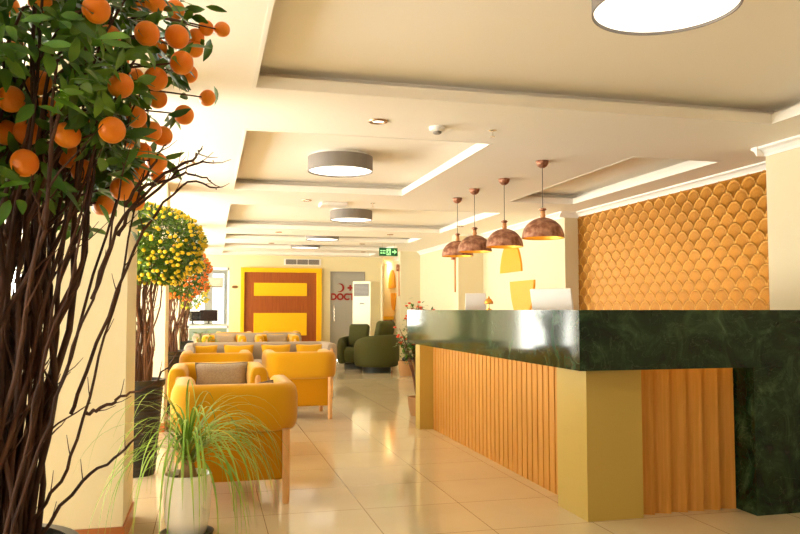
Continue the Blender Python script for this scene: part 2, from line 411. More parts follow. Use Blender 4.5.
# door
dr = struct(B(2.86, 3.668, FY+.02, FY+.06, .02, 2.10).build('door_1', 'doorg'))
mb = MB(); mb.box(2.838, 2.86, FY-.01, FY+.1, 0, 2.115); mb.box(3.668, 3.688, FY-.01, FY+.1, 0, 2.115); mb.box(2.838, 3.688, FY-.01, FY+.1, 2.10, 2.125)
mb.build('door_frame', 'vent', dr)
MB().tube([(2.93, FY-.0, .9), (2.93, FY-.04, .95), (2.93, FY-.04, 1.25), (2.93, FY, 1.3)], .012).build('door_handle', 'chrome', dr)
def text(s_, size, m, name, parent=None, ext=.004, bold=.011):
    c = bpy.data.curves.new(name, 'FONT'); c.body = s_; c.size = size; c.extrude = ext; c.align_x = 'CENTER'; c.offset = 0
    o = bpy.data.objects.new(name, c); scn.collection.objects.link(o); dg = bpy.context.evaluated_depsgraph_get()
    me = bpy.data.meshes.new_from_object(o.evaluated_get(dg)); bpy.data.objects.remove(o)
    if bold:
        v0 = [tuple(v.co) for v in me.vertices]; f0 = [tuple(p.vertices) for p in me.polygons]; mb = MB()
        for q, (dx, dy) in enumerate(((0, 0), (1, 0), (-1, 0), (0, 1), (0, -1), (.7, .7), (-.7, .7), (.7, -.7), (-.7, -.7))):
            mb.add([(a+dx*bold, b+dy*bold, c_+q*.0002) for a, b, c_ in v0], f0)
        me = bpy.data.meshes.new(name); me.from_pydata(mb.v, [], mb.f)
    me.materials.clear(); me.materials.append(M[m]); o = bpy.data.objects.new(name, me); scn.collection.objects.link(o)
    if parent: o.parent = parent
    return o
o = text('DOCTOR', .215, 'red', 'lettering', dr); o.location = (3.285, FY+.012, 1.445); o.scale = (.95, 1, 1); o.rotation_euler = (R_(90), 0, 0)
cr = []; n = 24
for i in range(n+1):
    a = R_(-125+250*i/n); cr.append((.105*math.cos(a), .105*math.sin(a)))
for i in range(n+1):
    a = R_(118-236*i/n); cr.append((-.032+.088*math.cos(a), .088*math.sin(a)))
def plate(poly, th, name, m, parent=None):
    n = len(poly); v = [(x, 0, z) for x, z in poly]+[(x, th, z) for x, z in poly]
    f = [tuple(range(n)), tuple(range(2*n-1, n-1, -1))]+[(i, (i+1) % n, (i+1) % n+n, i+n) for i in range(n)]
    return MB().add(v, f).build(name, m, parent)
o = plate(cr, .006, 'crescent_emblem', 'red', dr); o.location = (3.08, FY+.012, 1.735)
o = MB().box(-.07, .07, 0, .006, -.024, .024).box(-.024, .024, -.0005, .0065, -.07, .07).build('cross_emblem', 'red', dr); o.location = (3.33, FY+.012, 1.735)

# floor-standing air conditioner, turned to the left
t = thing('floor_air_conditioner', 'tall ivory floor-standing air conditioner in front of the grey doctor door', 'air conditioner', (3.36, 16.35, 0), R_(-50))
softbox(-.255, .255, -.17, .17, .03, 1.83, .02, 3).build('body', 'acp', t)
B(-.24, .24, -.16, .16, 0, .03).build('base', 'dark', t)
mb = MB(); mb.box(-.205, .205, -.176, -.17, 1.50, 1.77); mb.build('grille_frame', 'acgrille', t)
mb = MB()
for k in range(9): mb.box(-.195, .195, -.184, -.176, 1.515+k*.028, 1.525+k*.028)
mb.build('louvre', 'vent', t)
MB().tube([(-.03, -.175, 1.33), (.0, -.19, 1.35), (.10, -.19, 1.33)], .008).build('badge', 'dark', t)
B(-.21, .21, -.176, -.17, .15, .62).build('intake_panel', 'acp', t)
tag(MB().tube([(4.1, FY-.05, 0), (4.1, FY-.05, 2.1), (4.1, FY-.03, 2.25), (4.14, FY-.0, 2.32)], .028).build('conduit_pipe', 'acp'), 'vertical cream pipe at the right end of the far wall', 'pipe')
# yellow desk in the recess
t = thing('recess_desk', 'desk with bright yellow top in the recess behind the green armchairs', 'desk', (4.3, 19.4, 0))
B(-.12, .18, -1.0, .5, .96, 1.04).build('top', 'yellow', t); B(-.06, .16, -.95, .45, 0, .96).build('front_panel', 'brownp', t)

# ------------------------------------------------------------------ wall arcs
def arc(name, y0, y1, z0, z1, up, label, power=2.0):
    n = 16; c = (y0+y1)/2; hw = (y1-y0)/2; H = z1-z0; pl = []
    for i in range(n+1):
        tt = i/n; wv = hw*(1-tt**2.2*.96)**.5*(1-.10*tt)
        pl.append((wv, tt))
    left = [(c-a, b) for a, b in pl]; right = [(c+a, b) for a, b in reversed(pl)]
    poly = [(y, (z0+H*b) if up else (z1-H*b)) for y, b in left+right]
    m_ = len(poly); v = [(4.5-.03, y, z) for y, z in poly]+[(4.5, y, z) for y, z in poly]
    f = [tuple(range(m_)), tuple(range(2*m_-1, m_-1, -1))]+[(i, (i+1) % m_, (i+1) % m_+m_, i+m_) for i in range(m_)]
    tag(MB().add(v, f).build(name, 'arc'), label, 'wall decor', 'orange-yellow wall arcs')
arc('wall_arc', 10.43, 11.26, 1.775, 2.25, True, 'orange-yellow dome-shaped arc on cream wall behind the reception counter, upper of two')
arc('wall_arc', 9.98, 10.86, 1.05, 1.63, False, 'orange-yellow cup-shaped arc on cream wall behind the counter, lower of two')
arc('wall_arc', 18.25, 18.95, 1.75, 2.2, True, 'orange-yellow dome-shaped arc in the far recess above the desk')
arc('wall_arc', 18.2, 18.7, 1.2, 1.62, False, 'small orange-yellow cup-shaped arc low in the far recess')
for (y, x, lb) in ((12.25, 4.06, 'slim brown wooden wall strip on the column above the counter'), (16.15, 4.06, 'slim brown wooden wall strip on the far column beside the exit sign')):
    t = thing('wall_light', lb, 'wall light', (x, y, 1.5))
    B(-.02, 0, -.025, .025, 0, .68).build('strip', 'neck', t); softbox(-.07, -.02, -.045, .045, .55, .70, .008, 2).build('lamp_head', 'copper', t)

# ------------------------------------------------------------------ reception counter
t = thing('reception_counter', 'L-shaped reception counter with green marble band over ribbed wood and olive columns', 'counter', (2.0, 3.86, 0))
def C(x0, x1, y0, y1, z0, z1): return B(x0-2.0, x1-2.0, y0-3.86, y1-3.86, z0, z1)
zb, zt, zu = .862, 1.2, 1.165
C(2.0, 2.45, 3.86, 7.62, zu, zt).build('marble_top', 'marble', t)
C(2.452, 4.23, 3.86, 4.31, zu, zt).build('marble_top', 'marble', t)
C(2.0, 2.03, 3.892, 7.62, zb, zu).build('marble_fascia', 'marble', t)
C(2.0, 4.23, 3.86, 3.89, zb, zu).build('marble_fascia', 'marble', t)
C(2.031, 2.45, 7.60, 7.62, zb, zu).build('marble_fascia', 'marble', t)
C(3.124, 4.2, 3.893, 4.25, 0, zu).build('marble_leg', 'marble', t)
C(3.124, 4.2, 3.862, 3.892, 0, zb-.001).build('marble_leg', 'marble', t)
C(2.106, 2.46, 3.99, 4.37, 0, zu).build('corner_column', 'olive', t)
C(2.08, 2.45, 7.43, 7.59, 0, zu).build('end_column', 'olive', t)
C(2.31, 2.42, 4.38, 7.42, 0, zu).build('carcass', 'slat', t)
C(2.48, 3.12, 4.13, 4.22, 0, zu).build('carcass', 'slat', t)
def saw_side(y0, y1, x, n):       # saw-tooth boards facing -X
    mb = MB(); p = (y1-y0)/n
    for i in range(n):
        a = y0+i*p; v = [(x, a), (x+.006, a+p-.003), (x+.014, a+p-.003), (x+.014, a+p), (x+.09, a+p), (x+.09, a)]
        v3 = [(q[0]-2.0, q[1]-3.86, z) for z in (0, zu) for q in v]; m_ = 6
        mb.add(v3, [tuple(range(m_)), tuple(range(2*m_-1, m_-1, -1))]+[(k, (k+1) % m_, (k+1) % m_+m_, k+m_) for k in range(m_)])
    return mb
saw_side(4.37, 7.43, 2.215, 34).build('side_slats', 'slat', t)
def saw_front(x0, x1, y, n):
    mb = MB(); p = (x1-x0)/n
    for i in range(n):
        a = x0+i*p; v = [(a, y+.040), (a+p-.012, y), (a+p-.012, y+.075), (a+p, y+.075), (a+p, y+.09), (a, y+.09)]
        v3 = [(q[0]-2.0, q[1]-3.86, z) for z in (0, zu) for q in v]; m_ = 6
        mb.add(v3, [tuple(range(m_)), tuple(range(2*m_-1, m_-1, -1))]+[(k, (k+1) % m_, (k+1) % m_+m_, k+m_) for k in range(m_)])
    return mb
saw_front(2.46, 3.124, 4.03, 6).build('front_slats', 'slat', t)
C(2.04, 2.06, 4.4, 7.4, .98, 1.0).build('led_strip', 'ledm', t)
C(2.48, 3.10, 3.90, 3.915, .98, 1.0).build('led_strip', 'ledm', t)
# work desk inside
t = thing('work_desk', 'low staff desk behind the green marble counter', 'desk', (2.9, 6.4, 0))
B(-.43, .2, -1.3, 1.2, .72, .75).build('top', 'slat', t); B(.1, .16, -1.25, -1.19, 0, .72).build('leg', 'slat', t); B(.1, .16, 1.1, 1.16, 0, .72).build('leg', 'slat', t); B(-.4, -.34, -1.25, -1.19, 0, .72).build('leg', 'slat', t); B(-.4, -.34, 1.1, 1.16, 0, .72).build('leg', 'slat', t)
def monitor(loc, rz, wd, lb):
    t = thing('computer_monitor', lb, 'monitor', loc, rz, 'monitors behind the counter')
    softbox(-.11, .11, -.09, .09, 0, .012, .004, 2).build('stand_base', 'plas', t)
    MB().box(-.02, .02, .01, .03, .01, .35).build('stand_neck', 'plas', t)
    o = softbox(-wd/2, wd/2, -.012, .012, -.19, .19, .006, 2).build('back_shell', 'screenback', t); o.location = (0, -.02, .43); o.rotation_euler = (R_(16), 0, 0)
    o2 = B(-wd/2+.012, wd/2-.012, .0125, .014, -.175, .175).build('screen', 'screen', o)
    return t
monitor((2.60, 5.42, .75), R_(-50), .34, 'white back of a tilted monitor above the counter, nearer and larger of the two')
monitor((2.56, 7.1, .75), R_(-20), .20, 'white back of a narrow monitor above the counter beside the brass bell')
# brass bell lamp on the counter
t = thing('counter_bell', 'small brass mushroom-shaped bell standing on the green marble counter', 'bell', (2.3, 6.05, 1.2))
MB().lathe([(.025, 0), (.025, .006), (.008, .012), (.005, .02), (.005, .06)], 20).build('stand', 'brass', t)
MB().lathe([(.036, .05), (.038, .054), (.034, .075), (.022, .092), (.008, .1), (.006, .11), (.004, .117)], 24).build('dome', 'brass', t)

# ------------------------------------------------------------------ pendants
t = thing('pendant_lamp', 'hammered copper dome pendant over the counter, nearest and largest of four', 'pendant lamp', (2.77, 5.98, CEIL), 0, 'copper dome pendants over the counter')
pr = [(.001, -.062), (.02, -.06), (.04, -.045), (.052, -.025), (.056, 0), (.05, 0)]
MB().lathe(pr, 28).build('ceiling_cap', 'copper', t, smooth=True)
MB().tube([(0, 0, -.06), (0, 0, -.42)], .003).build('cord', 'cord', t)
MB().lathe([(.006, -.405), (.024, -.41), (.031, -.416), (.031, -.424), (.018, -.434), (.012, -.438)], 20).build('cup', 'copper', t)
MB().lathe([(.014, -.434), (.022, -.442), (.018, -.455), (.024, -.472), (.021, -.488), (.014, -.495)], 20).build('wood_neck', 'neck', t, smooth=True)
def dome(r, H, z, th=0):
    p = []
    for i in range(15):
        a = PI/2*i/14; p.append((max(.012, r*math.sin(a)), z-H*(1-math.cos(a))))
    return p
dm = dome(.180, .172, -.49); MB().lathe(dm+[(.182, -.668)], 48, cap=False).build('dome_shade', 'copper', t, smooth=True)
di = dome(.174, .166, -.496); MB().lathe(di+[(.176, -.667), (.181, -.668)], 48, cap=False).build('shade_lining', 'gold', t, smooth=True)
MB().lathe([(.012, -.50), (.026, -.53), (.038, -.56), (.038, -.59), (.026, -.615), (.005, -.625)], 20).build('bulb', 'bulb', t, smooth=True)
for (x, y, lb) in ((2.79, 6.9, 'second nearest of the four copper dome pendants'), (2.72, 7.56, 'third copper dome pendant from the front'), (2.75, 8.22, 'farthest and smallest looking of the four copper dome pendants')):
    dup(t, (x, y, CEIL), label=lb)

# ------------------------------------------------------------------ ceiling fittings
def drum(x, y, lb, r=.295, z=UP, h=.155):
    t = thing('drum_ceiling_lamp', lb, 'ceiling lamp', (x, y, z), 0, 'grey drum ceiling lamps')
    MB().lathe([(r-.04, -.0), (r-.04, -.03)], 40).build('mount', 'plas', t)
    MB().lathe([(r-.006, -h), (r, -h), (r, -.025), (r-.006, -.025)], 56, cap=False).build('drum_shade', 'drum', t, smooth=False)
    MB().lathe([(r-.008, -h+.012), (r-.008, -h+.02)], 56).build('diffuser', 'diff', t)
    MB().lathe([(r-.01, -.030), (r-.01, -.025)], 40).build('shade_top', 'plas', t)
drum(1.84, 2.75, 'large grey drum lamp cut off at the top of the picture', .30)
drum(1.15, 6.78, 'grey drum lamp with lit white face in the second ceiling recess')
drum(1.93, 10.45, 'grey drum lamp in the third ceiling recess, smaller looking')
drum(1.97, 13.5, 'far lit disc lamp partly hidden by the ceiling, fourth from front')
drum(1.90, 15.4, 'farthest lit disc lamp near the air vent')
DL = [((1.10, 4.97), 'bronze ring', 'lit recessed downlight with bronze ring near the smoke detector', .062),
      ((1.10, 8.8), 'x', 'lit recessed downlight on the beam between the two drum lamps', .055),
      ((-.19, 6.77), 'x', 'recessed downlight above the branches of the tall fruit tree', .06),
      ((2.98, 12.5), 'x', 'small downlight to the right of the smaller drum lamp', .055),
      ((2.88, 14.4), 'x', 'small downlight near the exit sign', .055),
      ((3.71, 10.97), 'x', 'small downlight above the far pendants', .055),
      ((1.11, 12.55), 'x', 'small far downlight left of the disc lamps, nearer one', .055),
      ((1.16, 14.65), 'x', 'small far downlight left of the disc lamps, farther one', .055),
      ((3.3, 16.4), 'x', 'small downlight above the air conditioner', .055)]
t0 = None
DL.append(((4.3, 19.0), 'x', 'added downlight to brighten the far recess above the yellow desk', .06))  # added fitting, goes with the fill light in the recess
for (xy, _, lb, r) in DL:
    t = thing('recessed_downlight', lb, 'downlight', (xy[0], xy[1], CEIL), 0, 'recessed downlights in the ceiling')
    MB().lathe([(r*.68, -.002), (r*.72, -.010), (r, -.010), (r*1.05, 0)], 28, cap=False).build('ring', 'bronze', t)
    MB().lathe([(r*.69, -.0005), (r*.69, -.003)], 24).build('lens', 'diff', t)
for (x, y, e) in ((4.28, 19.0, 10),):  # added fill light, keeps the far recess from going dark
    l = bpy.data.lights.new('recess_fill_light', 'AREA'); l.shape = 'DISK'; l.size = .1; l.energy = e; l.color = (1, .86, .62)
    o = bpy.data.objects.new('recess_fill_light', l); o.location = (x, y, CEIL-.02); scn.collection.objects.link(o)
def detector(x, y, lb, s_=1):
    t = thing('smoke_detector', lb, 'smoke detector', (x, y, CEIL)); t.scale = (s_,)*3
    MB().lathe([(.055, 0), (.055, -.02), (.048, -.028), (.03, -.032)], 28).build('base', 'plas', t)
    MB().lathe([(.028, -.03), (.03, -.034), (.03, -.044), (.02, -.05)], 20).build('sensor', 'vent', t)
detector(1.54, 5.04, 'white round smoke detector on the beam near the bronze downlight')
def sprinkler(x, y, lb):
    t = thing('sprinkler_head', lb, 'sprinkler', (x, y, CEIL), 0, 'ceiling sprinklers')
    MB().lathe([(.03, 0), (.03, -.004), (.012, -.008)], 20).build('rosette', 'chrome', t)
    MB().tube([(0, 0, -.006), (0, 0, -.045)], .006).build('stem', 'chrome', t)
    MB().lathe([(.018, -.045), (.018, -.049)], 12).build('deflector', 'chrome', t)
sprinkler(1.95, 5.03, 'small metal sprinkler head right of the smoke detector')
sprinkler(1.90, 8.86, 'small metal sprinkler head near the second drum lamp')
t = thing('wireless_access_point', 'flat white box on the ceiling beam above the smaller drum lamp', 'ceiling device', (1.435, 8.97, CEIL))
softbox(-.16, .16, -.12, .12, -.045, 0, .015, 3).build('housing', 'plas', t)
# exit sign
t = thing('exit_sign', 'green lit exit sign with running figure and arrow hanging from the ceiling', 'sign', (3.35, 14.2, 2.315))
B(-.18, .18, -.015, .015, -.078, .078).build('panel', 'exitg', t)
for x in (-.12, .12): MB().tube([(x, 0, .078), (x, 0, CEIL-2.315)], .004).build('hanger', 'chrome', t)
mb = MB()
for k in range(2):
    mb = MB()
    for q, (a, b) in enumerate(((-.16, -.125), (-.115, -.085), (-.08, -.06))): mb.box(a, b, -.018, -.015, .012-k*.045, .032-k*.045)
    mb.build('writing', 'exitw', t)
mb = MB(); mb.box(.075, .125, -.018, -.015, -.014, .014)
mb.add([(.115, -.018, -.045), (.165, -.018, 0), (.115, -.018, .045), (.115, -.015, -.045), (.165, -.015, 0), (.115, -.015, .045)], [(0,1,2),(5,4,3),(0,3,4,1),(1,4,5,2),(2,5,3,0)])
mb.build('arrow', 'exitw', t)
mb = MB(); mb.box(-.04, .045, -.0175, -.015, -.062, .062); mb.build('doorway_symbol', 'exitw', t)
mb = MB(); mb.lathe([(.012, 0), (.012, .002)], 12, (.008, 0, 0)); 
mb = MB().tube([(.0, -.019, .02), (-.006, -.019, -.012)], .009).tube([(-.006, -.019, -.012), (.02, -.019, -.03), (.015, -.019, -.052)], .006).tube([(-.006, -.019, -.012), (-.022, -.019, -.035), (-.034, -.019, -.03)], .006).tube([(0, -.019, .018), (.024, -.019, .0)], .005).tube([(.004, -.019, .036), (.006, -.019, .046)], .009)
mb.build('running_figure', 'exitg', t)

# ------------------------------------------------------------------ seating
def band_path(W, D, r, n=8, t=.15):
    # centre line of a U opening towards +Y, back at y=0
    w2 = W/2-t/2; y0 = t/2; P = [(-w2, D), (-w2, D*.6), (-w2, y0+r)]
    for i in range(1, n): a = PI+PI/2*i/n; P.append((-w2+r+r*math.cos(a), y0+r+r*math.sin(a)))
    P.append((-w2+r, y0)); 
    for k in (.25, .5, .75): P.append((-w2+r+(2*w2-2*r)*k, y0))
    P.append((w2-r, y0))
    for i in range(1, n): a = -PI/2+PI/2*i/n; P.append((w2-r+r*math.cos(a), y0+r+r*math.sin(a)))
    P += [(w2, y0+r), (w2, D*.6), (w2, D)]
    return P
def band(W, D, z0, z1, t=.15, r=.10, p=3.4):
    path = [Vector((x, y, 0)) for x, y in band_path(W, D, r, t=t)]; prof = srect(t, z1-z0, 28, p); zc = (z0+z1)/2; rings = []
    # rounded ends
    ext = []
    m = len(path)
    for j, q in enumerate(path):
        tg = (path[min(j+1, m-1)]-path[max(j-1, 0)]).normalized(); nr = Vector((tg.y, -tg.x, 0))
        def ring(c, s_): return [c+nr*(a*s_[0])+Vector((0, 0, zc+b*s_[1])) for a, b in prof]
        if j == 0:
            for e, sc in ((.035, .80), (.028, .90), (.012, .975)): ext.append(ring(q-tg*e, (sc, 1-(1-sc)*.5)))
            rings += ext; rings.append(ring(q, (1, 1)))
        elif j == m-1:
            rings.append(ring(q, (1, 1)))
            for e, sc in ((.012, .975), (.028, .90), (.035, .80)): rings.append(ring(q+tg*e, (sc, 1-(1-sc)*.5)))
        else: rings.append(ring(q, (1, 1)))
    return MB().rings(rings)
def make_seat(name, W, D, fabric, fab2, label, cat, loc, rz, group, seats=1):
    t = thing(name, label, cat, loc, rz, group)
    band(W, D-.035, .44, .74).build('padded_back_and_arms', fabric, t, smooth=True)
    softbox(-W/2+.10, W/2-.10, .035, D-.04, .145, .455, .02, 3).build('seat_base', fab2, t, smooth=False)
    wd = (W-.31)/seats
    for k in range(seats):
        a = -W/2+.155+k*wd; softbox(a+.004, a+wd-.004, .15, D+.01, .36, .50, .045, 5).build('seat_cushion', fabric, t, smooth=True)
    for sx in (-1, 1):
        x = sx*(W/2-.085)
        MB().lathe([(.020, 0), (.023, .02), (.024, .46)], 16, (x, .035, 0)).build('leg', 'beech', t)
        MB().lathe([(.021, 0), (.024, .02), (.024, .64), (.020, .66), (.010, .672)], 16, (x, D-.005, 0)).build('leg', 'beech', t)
    return t
def pillow(W, H, T, m, name='throw_pillow', pipe=None):
    n = 14; v = []; f = []
    def pt(i, j, s_):
        u = -1+2*i/n; q = -1+2*j/n
        th = T/2*((1-u**4)*(1-q**4))**.55
        pin = 1-.09*(1-abs(q))**1 * abs(u)**3; pin2 = 1-.12*(1-abs(u)) * abs(q)**3
        return (u*W/2*pin, s_*th, q*H/2*pin2)
    mb = MB()
    for s_ in (-1, 1):
        vv = [pt(i, j, s_) for j in range(n+1) for i in range(n+1)]
        ff = [(j*(n+1)+i, j*(n+1)+i+1, (j+1)*(n+1)+i+1, (j+1)*(n+1)+i) for j in range(n) for i in range(n)]
        mb.add(vv, ff)
    o = mb.build(name, m, smooth=True)
    if pipe:
        e = [pt(i, 0, 1) for i in range(n)]+[pt(n, j, 1) for j in range(n)]+[pt(n-i, n, 1) for i in range(n)]+[pt(0, n-j, 1) for j in range(n+1)]
        MB().tube(e, .005, 6, cap=False).build('piping', pipe, o, smooth=True)
    return o
G = 'mustard armchairs in the waiting area'
A = make_seat('armchair', .79, .72, 'mustard', 'must2', 'mustard armchair nearest the camera, seen from behind beside the white potted plant', 'armchair', (.175, 4.80, 0), 0, G)
Bc = dup(A, (.09, 7.02, 0), PI, 'mustard armchair facing the camera with a taupe cushion, behind the nearest armchair')
Cc = dup(A, (1.01, 8.36, 0), 0, 'mustard armchair seen from behind beside the open aisle, standing right of the others')
Dc = dup(A, (.10, 8.36, 0), 0, 'mustard armchair of which only the back top shows, behind the one facing the camera')
Fc = dup(A, (.29, 14.7, 0), PI, 'far mustard armchair facing the camera behind the taupe sofa, left one')
Gc = dup(A, (1.24, 14.7, 0), PI, 'far mustard armchair facing the camera behind the taupe sofa, right one')
Ic = dup(A, (.55, 16.2, 0), 0, 'farthest mustard armchair in front of the yellow panel, left one')
Jc = dup(A, (1.55, 16.2, 0), 0, 'farthest mustard armchair in front of the yellow panel, right one')
S = make_seat('sofa', 2.06, .80, 'sofa', 'sofa', 'long taupe sofa facing the camera with four mustard cushions', 'sofa', (.72, 11.28, 0), PI, 'taupe sofas', seats=3)
S2 = dup(S, (.75, 15.7, 0), PI, 'far taupe sofa showing between the far mustard armchairs')
# cushions
def place(o, loc, tilt, rz, lb, cat='cushion', group=None):
    o.location = loc; o.rotation_euler = (tilt, 0, rz); return tag(o, lb, cat, group)
TP = 'taupe cushions'
place(pillow(.44, .25, .12, 'taupe', pipe='taupepipe'), (.12, 6.76, .625), R_(-16), 0, 'taupe cushion standing in the mustard armchair that faces the camera', group=TP)
place(pillow(.42, .25, .10, 'taupe', pipe='taupepipe'), (.22, 5.02, .60), R_(12), 0, 'taupe cushion in the nearest armchair, only a corner peeking over its back', group=TP)
bpy.data.objects['throw_pillow.001'].rotation_euler = (R_(12), R_(-7), 0)
for k, x in enumerate((-.07, .43, .95, 1.44)):
    place(pillow(.42, .26, .12, 'mustard'), (x-.0, 11.00, .585), R_(-15), 0, 'mustard cushion on the taupe sofa, %s from the left' % ('first', 'second', 'third', 'fourth')[k], group='mustard cushions on the taupe sofa')
place(pillow(.40, .26, .11, 'taupe'), (.32, 14.44, .62), R_(-15), 0, 'taupe cushion in the left far armchair', group=TP)
place(pillow(.40, .26, .11, 'taupe'), (1.27, 14.44, .62), R_(-15), 0, 'taupe cushion in the right far armchair', group=TP)
# low tables between the seats
def coffee_table(x, y, lb, r=.30):
    t = thing('coffee_table', lb, 'table', (x, y, 0))
    MB().lathe([(r, .40), (r, .42), (r-.01, .43)], 36).build('top', 'beech', t)
    MB().lathe([(.02, .02), (.02, .40)], 12).build('post', 'beech', t); MB().lathe([(.16, 0), (.16, .015), (.03, .03)], 28).build('foot', 'beech', t)
coffee_table(.2, 5.92, 'round low wooden table hidden between the two nearest armchairs', .27)
coffee_table(.75, 9.85, 'round low wooden table in front of the taupe sofa')

# green barrel chairs
def barrel(loc, rz, lb):
    t = thing('barrel_armchair', lb, 'armchair', loc, rz, 'moss green swivel armchairs')
    MB().lathe([(.26, 0), (.26, .10), (.24, .11)], 36).build('swivel_base', 'dark', t)
    # wrap-around shell, open towards +Y
    rings = []; n = 30
    for i in range(n+1):
        a = R_(-240+300*i/n); tt = abs(i/n-.5)*2
        h = .70-.16*tt**2.5; th = .15
        Rr = .42; c = Vector((Rr-.075, 0, 0)); 
        prof = srect(th, h-.11, 24, 3.2); d = Vector((math.cos(a), math.sin(a), 0)); sc = 1 if 0 < i < n else .8
        rings.append([d*((Rr-th/2)*1.0+p*sc)+Vector((0, 0, .11+(h-.11)/2+q*(1 if sc == 1 else .93))) for p, q in prof])
    MB().rings(rings).build('shell', 'greenf', t, smooth=True)
    MB().lathe([(.30, .14), (.35, .18), (.35, .38), (.33, .43), (.27, .46)], 36).build('seat_cushion', 'greenf', t, smooth=True)
    o = softbox(-.23, .23, -.075, .075, -.26, .26, .07, 5).build('back_cushion', 'greenf', t, smooth=True); o.location = (0, -.17, .70); o.rotation_euler = (R_(14), 0, 0)
    return t
b1 = barrel((3.19, 14.5, 0), R_(38), 'moss green barrel armchair in front, turned away, with round dark base'); b1.scale = (1.06, 1.06, 1.04)
b2 = dup(b1, (2.98, 15.5, 0), R_(150), 'moss green barrel armchair behind the front one, by the air conditioner', scale=.95)

# ------------------------------------------------------------------ plants
def leaf_into(mb, p, d, up, L_, W_, bend=.2, n=4):
    d = d.normalized(); s_ = d.cross(up)
    if s_.length < 1e-4: s_ = d.orthogonal()
    s_.normalize(); u = s_.cross(d).normalized(); v = []
    for i in range(n+1):
        t = i/n; wv = W_/2*math.sin(PI*min(1, t*.92+.04))**.8*(1-t*.25) if 0 < i < n else .0012
        c = p+d*(L_*t)-u*(bend*L_*t*t)
        v += [c-s_*wv+u*wv*.25, c, c+s_*wv+u*wv*.25]
    f = []
    for i in range(n):
        a = i*3; f += [(a, a+1, a+4, a+3), (a+1, a+2, a+5, a+4)]
    mb.add(v, f)
def sph(r, n=14, m_=9, squash=.92, dimple=.06):
    p = []
    for i in range(m_+1):
        a = PI*i/m_; p.append((max(1e-4, r*math.sin(a)), -r*squash*math.cos(a)*(1-dimple*math.exp(-(math.sin(a)/.25)**2))))
    return MB().lathe(p, n, cap=False)
def planter(t, r0, r1, h, ribs=True):
    prof = [(r0*.98, 0)]; k = 22
    for i in range(k):
        z = h*(.02+.90*i/k); r = r0+(r1-r0)*z/h
        prof += [(r, z), (r+.004, z+h*.012), (r+.004, z+h*.026), (r, z+h*.036)]
    prof += [(r1+.01, h*.95), (r1+.012, h), (r1-.012, h), (r1-.015, h*.93)]
    MB().lathe(prof, 40).build('planter', 'blackpot', t, smooth=False)
    rng = random.Random(3); mb = MB()
    MB().lathe([(r1-.018, h*.90), (r1-.018, h*.93)], 30).build('soil', 'soil', t)
    for q in range(170):
        a = rng.uniform(0, 2*PI); d = (r1-.035)*rng.random()**.5; s_ = rng.uniform(.010, .020)
        z = h*.94+rng.uniform(0, .028)*(1-d/r1)+.004
        c = Vector((d*math.cos(a), d*math.sin(a), z)); pts = []
        mb.lathe([(s_*.1, -s_*.6), (s_*.8, -s_*.4), (s_, 0), (s_*.8, s_*.4), (s_*.1, s_*.6)], 7, c)
    mb.build('pebbles', 'pebble', t, smooth=True)
def stems(t, rng, n, r_base, r_top, h0, z1a, z1b, rad, m, name='stems', bias=.6, twigs=5, curl=.05, extra=()):
    mb = MB()
    for k in range(n):
        a = rng.uniform(0, 2*PI); rb = r_base*rng.random()**.5; ra = r_top*rng.random()**bias
        a2 = a+rng.uniform(-.7, .7); p0 = Vector((rb*math.cos(a), rb*math.sin(a), h0-.02)); p1 = Vector((ra*math.cos(a2), ra*math.sin(a2), rng.uniform(z1a, z1b)))
        ph = [rng.uniform(0, 6) for _ in range(6)]; N = 12; pts = []
        for i in range(N+1):
            s_ = i/N; q = p0.lerp(p1, s_); e = s_**1.5
            q.x = p0.x+(p1.x-p0.x)*e; q.y = p0.y+(p1.y-p0.y)*e
            am = curl*math.sin(PI*s_)**.5
            q += Vector((math.sin(ph[0]+s_*7)+.5*math.sin(ph[1]+s_*15), math.sin(ph[2]+s_*8)+.5*math.sin(ph[3]+s_*16), 0))*am*.4
            pts.append(q)
        r0 = rad*rng.uniform(.5, 1.3); mb.tube(pts, [r0*(1-.62*i/N) for i in range(N+1)], 6)
        for _ in range(rng.randint(1, twigs)):
            i = rng.randint(2, N-1); b = pts[i]; d = (pts[i]-pts[i-1]).normalized()+Vector((rng.uniform(-1, 1), rng.uniform(-1, 1), rng.uniform(-.1, .8)))*.8
            d.normalize(); Lt = rng.uniform(.04, .2); q = [b]; dd = d.copy()
            for s2 in range(4):
                dd = (dd+Vector((rng.uniform(-.4, .4), rng.uniform(-.4, .4), rng.uniform(-.2, .35)))).normalized(); q.append(q[-1]+dd*Lt/4)
            mb.tube(q, [r0*.38, r0*.3, r0*.24, r0*.18, r0*.1], 4)
    for pl in extra: 
        q = [Vector(p) for p in pl]
        for _ in range(2):      # corner cutting gives a soft bend, then small kinks
            q = [q[0]]+[x for a, b in zip(q, q[1:]) for x in (a.lerp(b, .25), a.lerp(b, .75))]+[q[-1]]
        q = [p+Vector((rng.uniform(-1, 1), rng.uniform(-1, 1), rng.uniform(-1, 1)))*.004 for p in q]
        mb.tube(q, [.0046-.0030*i/(len(q)-1) for i in range(len(q))], 5)
        for i in range(3, len(q)-1, 3):
            d = ((q[i]-q[i-1]).normalized()+Vector((rng.uniform(-1, 1), rng.uniform(-1, 1), rng.uniform(-.3, 1)))*.8).normalized()
            mb.tube([q[i], q[i]+d*.02, q[i]+d*.04+Vector((0, 0, .006))], [.0016, .0012, .0007], 4)
    return mb.build(name, m, t, smooth=True)
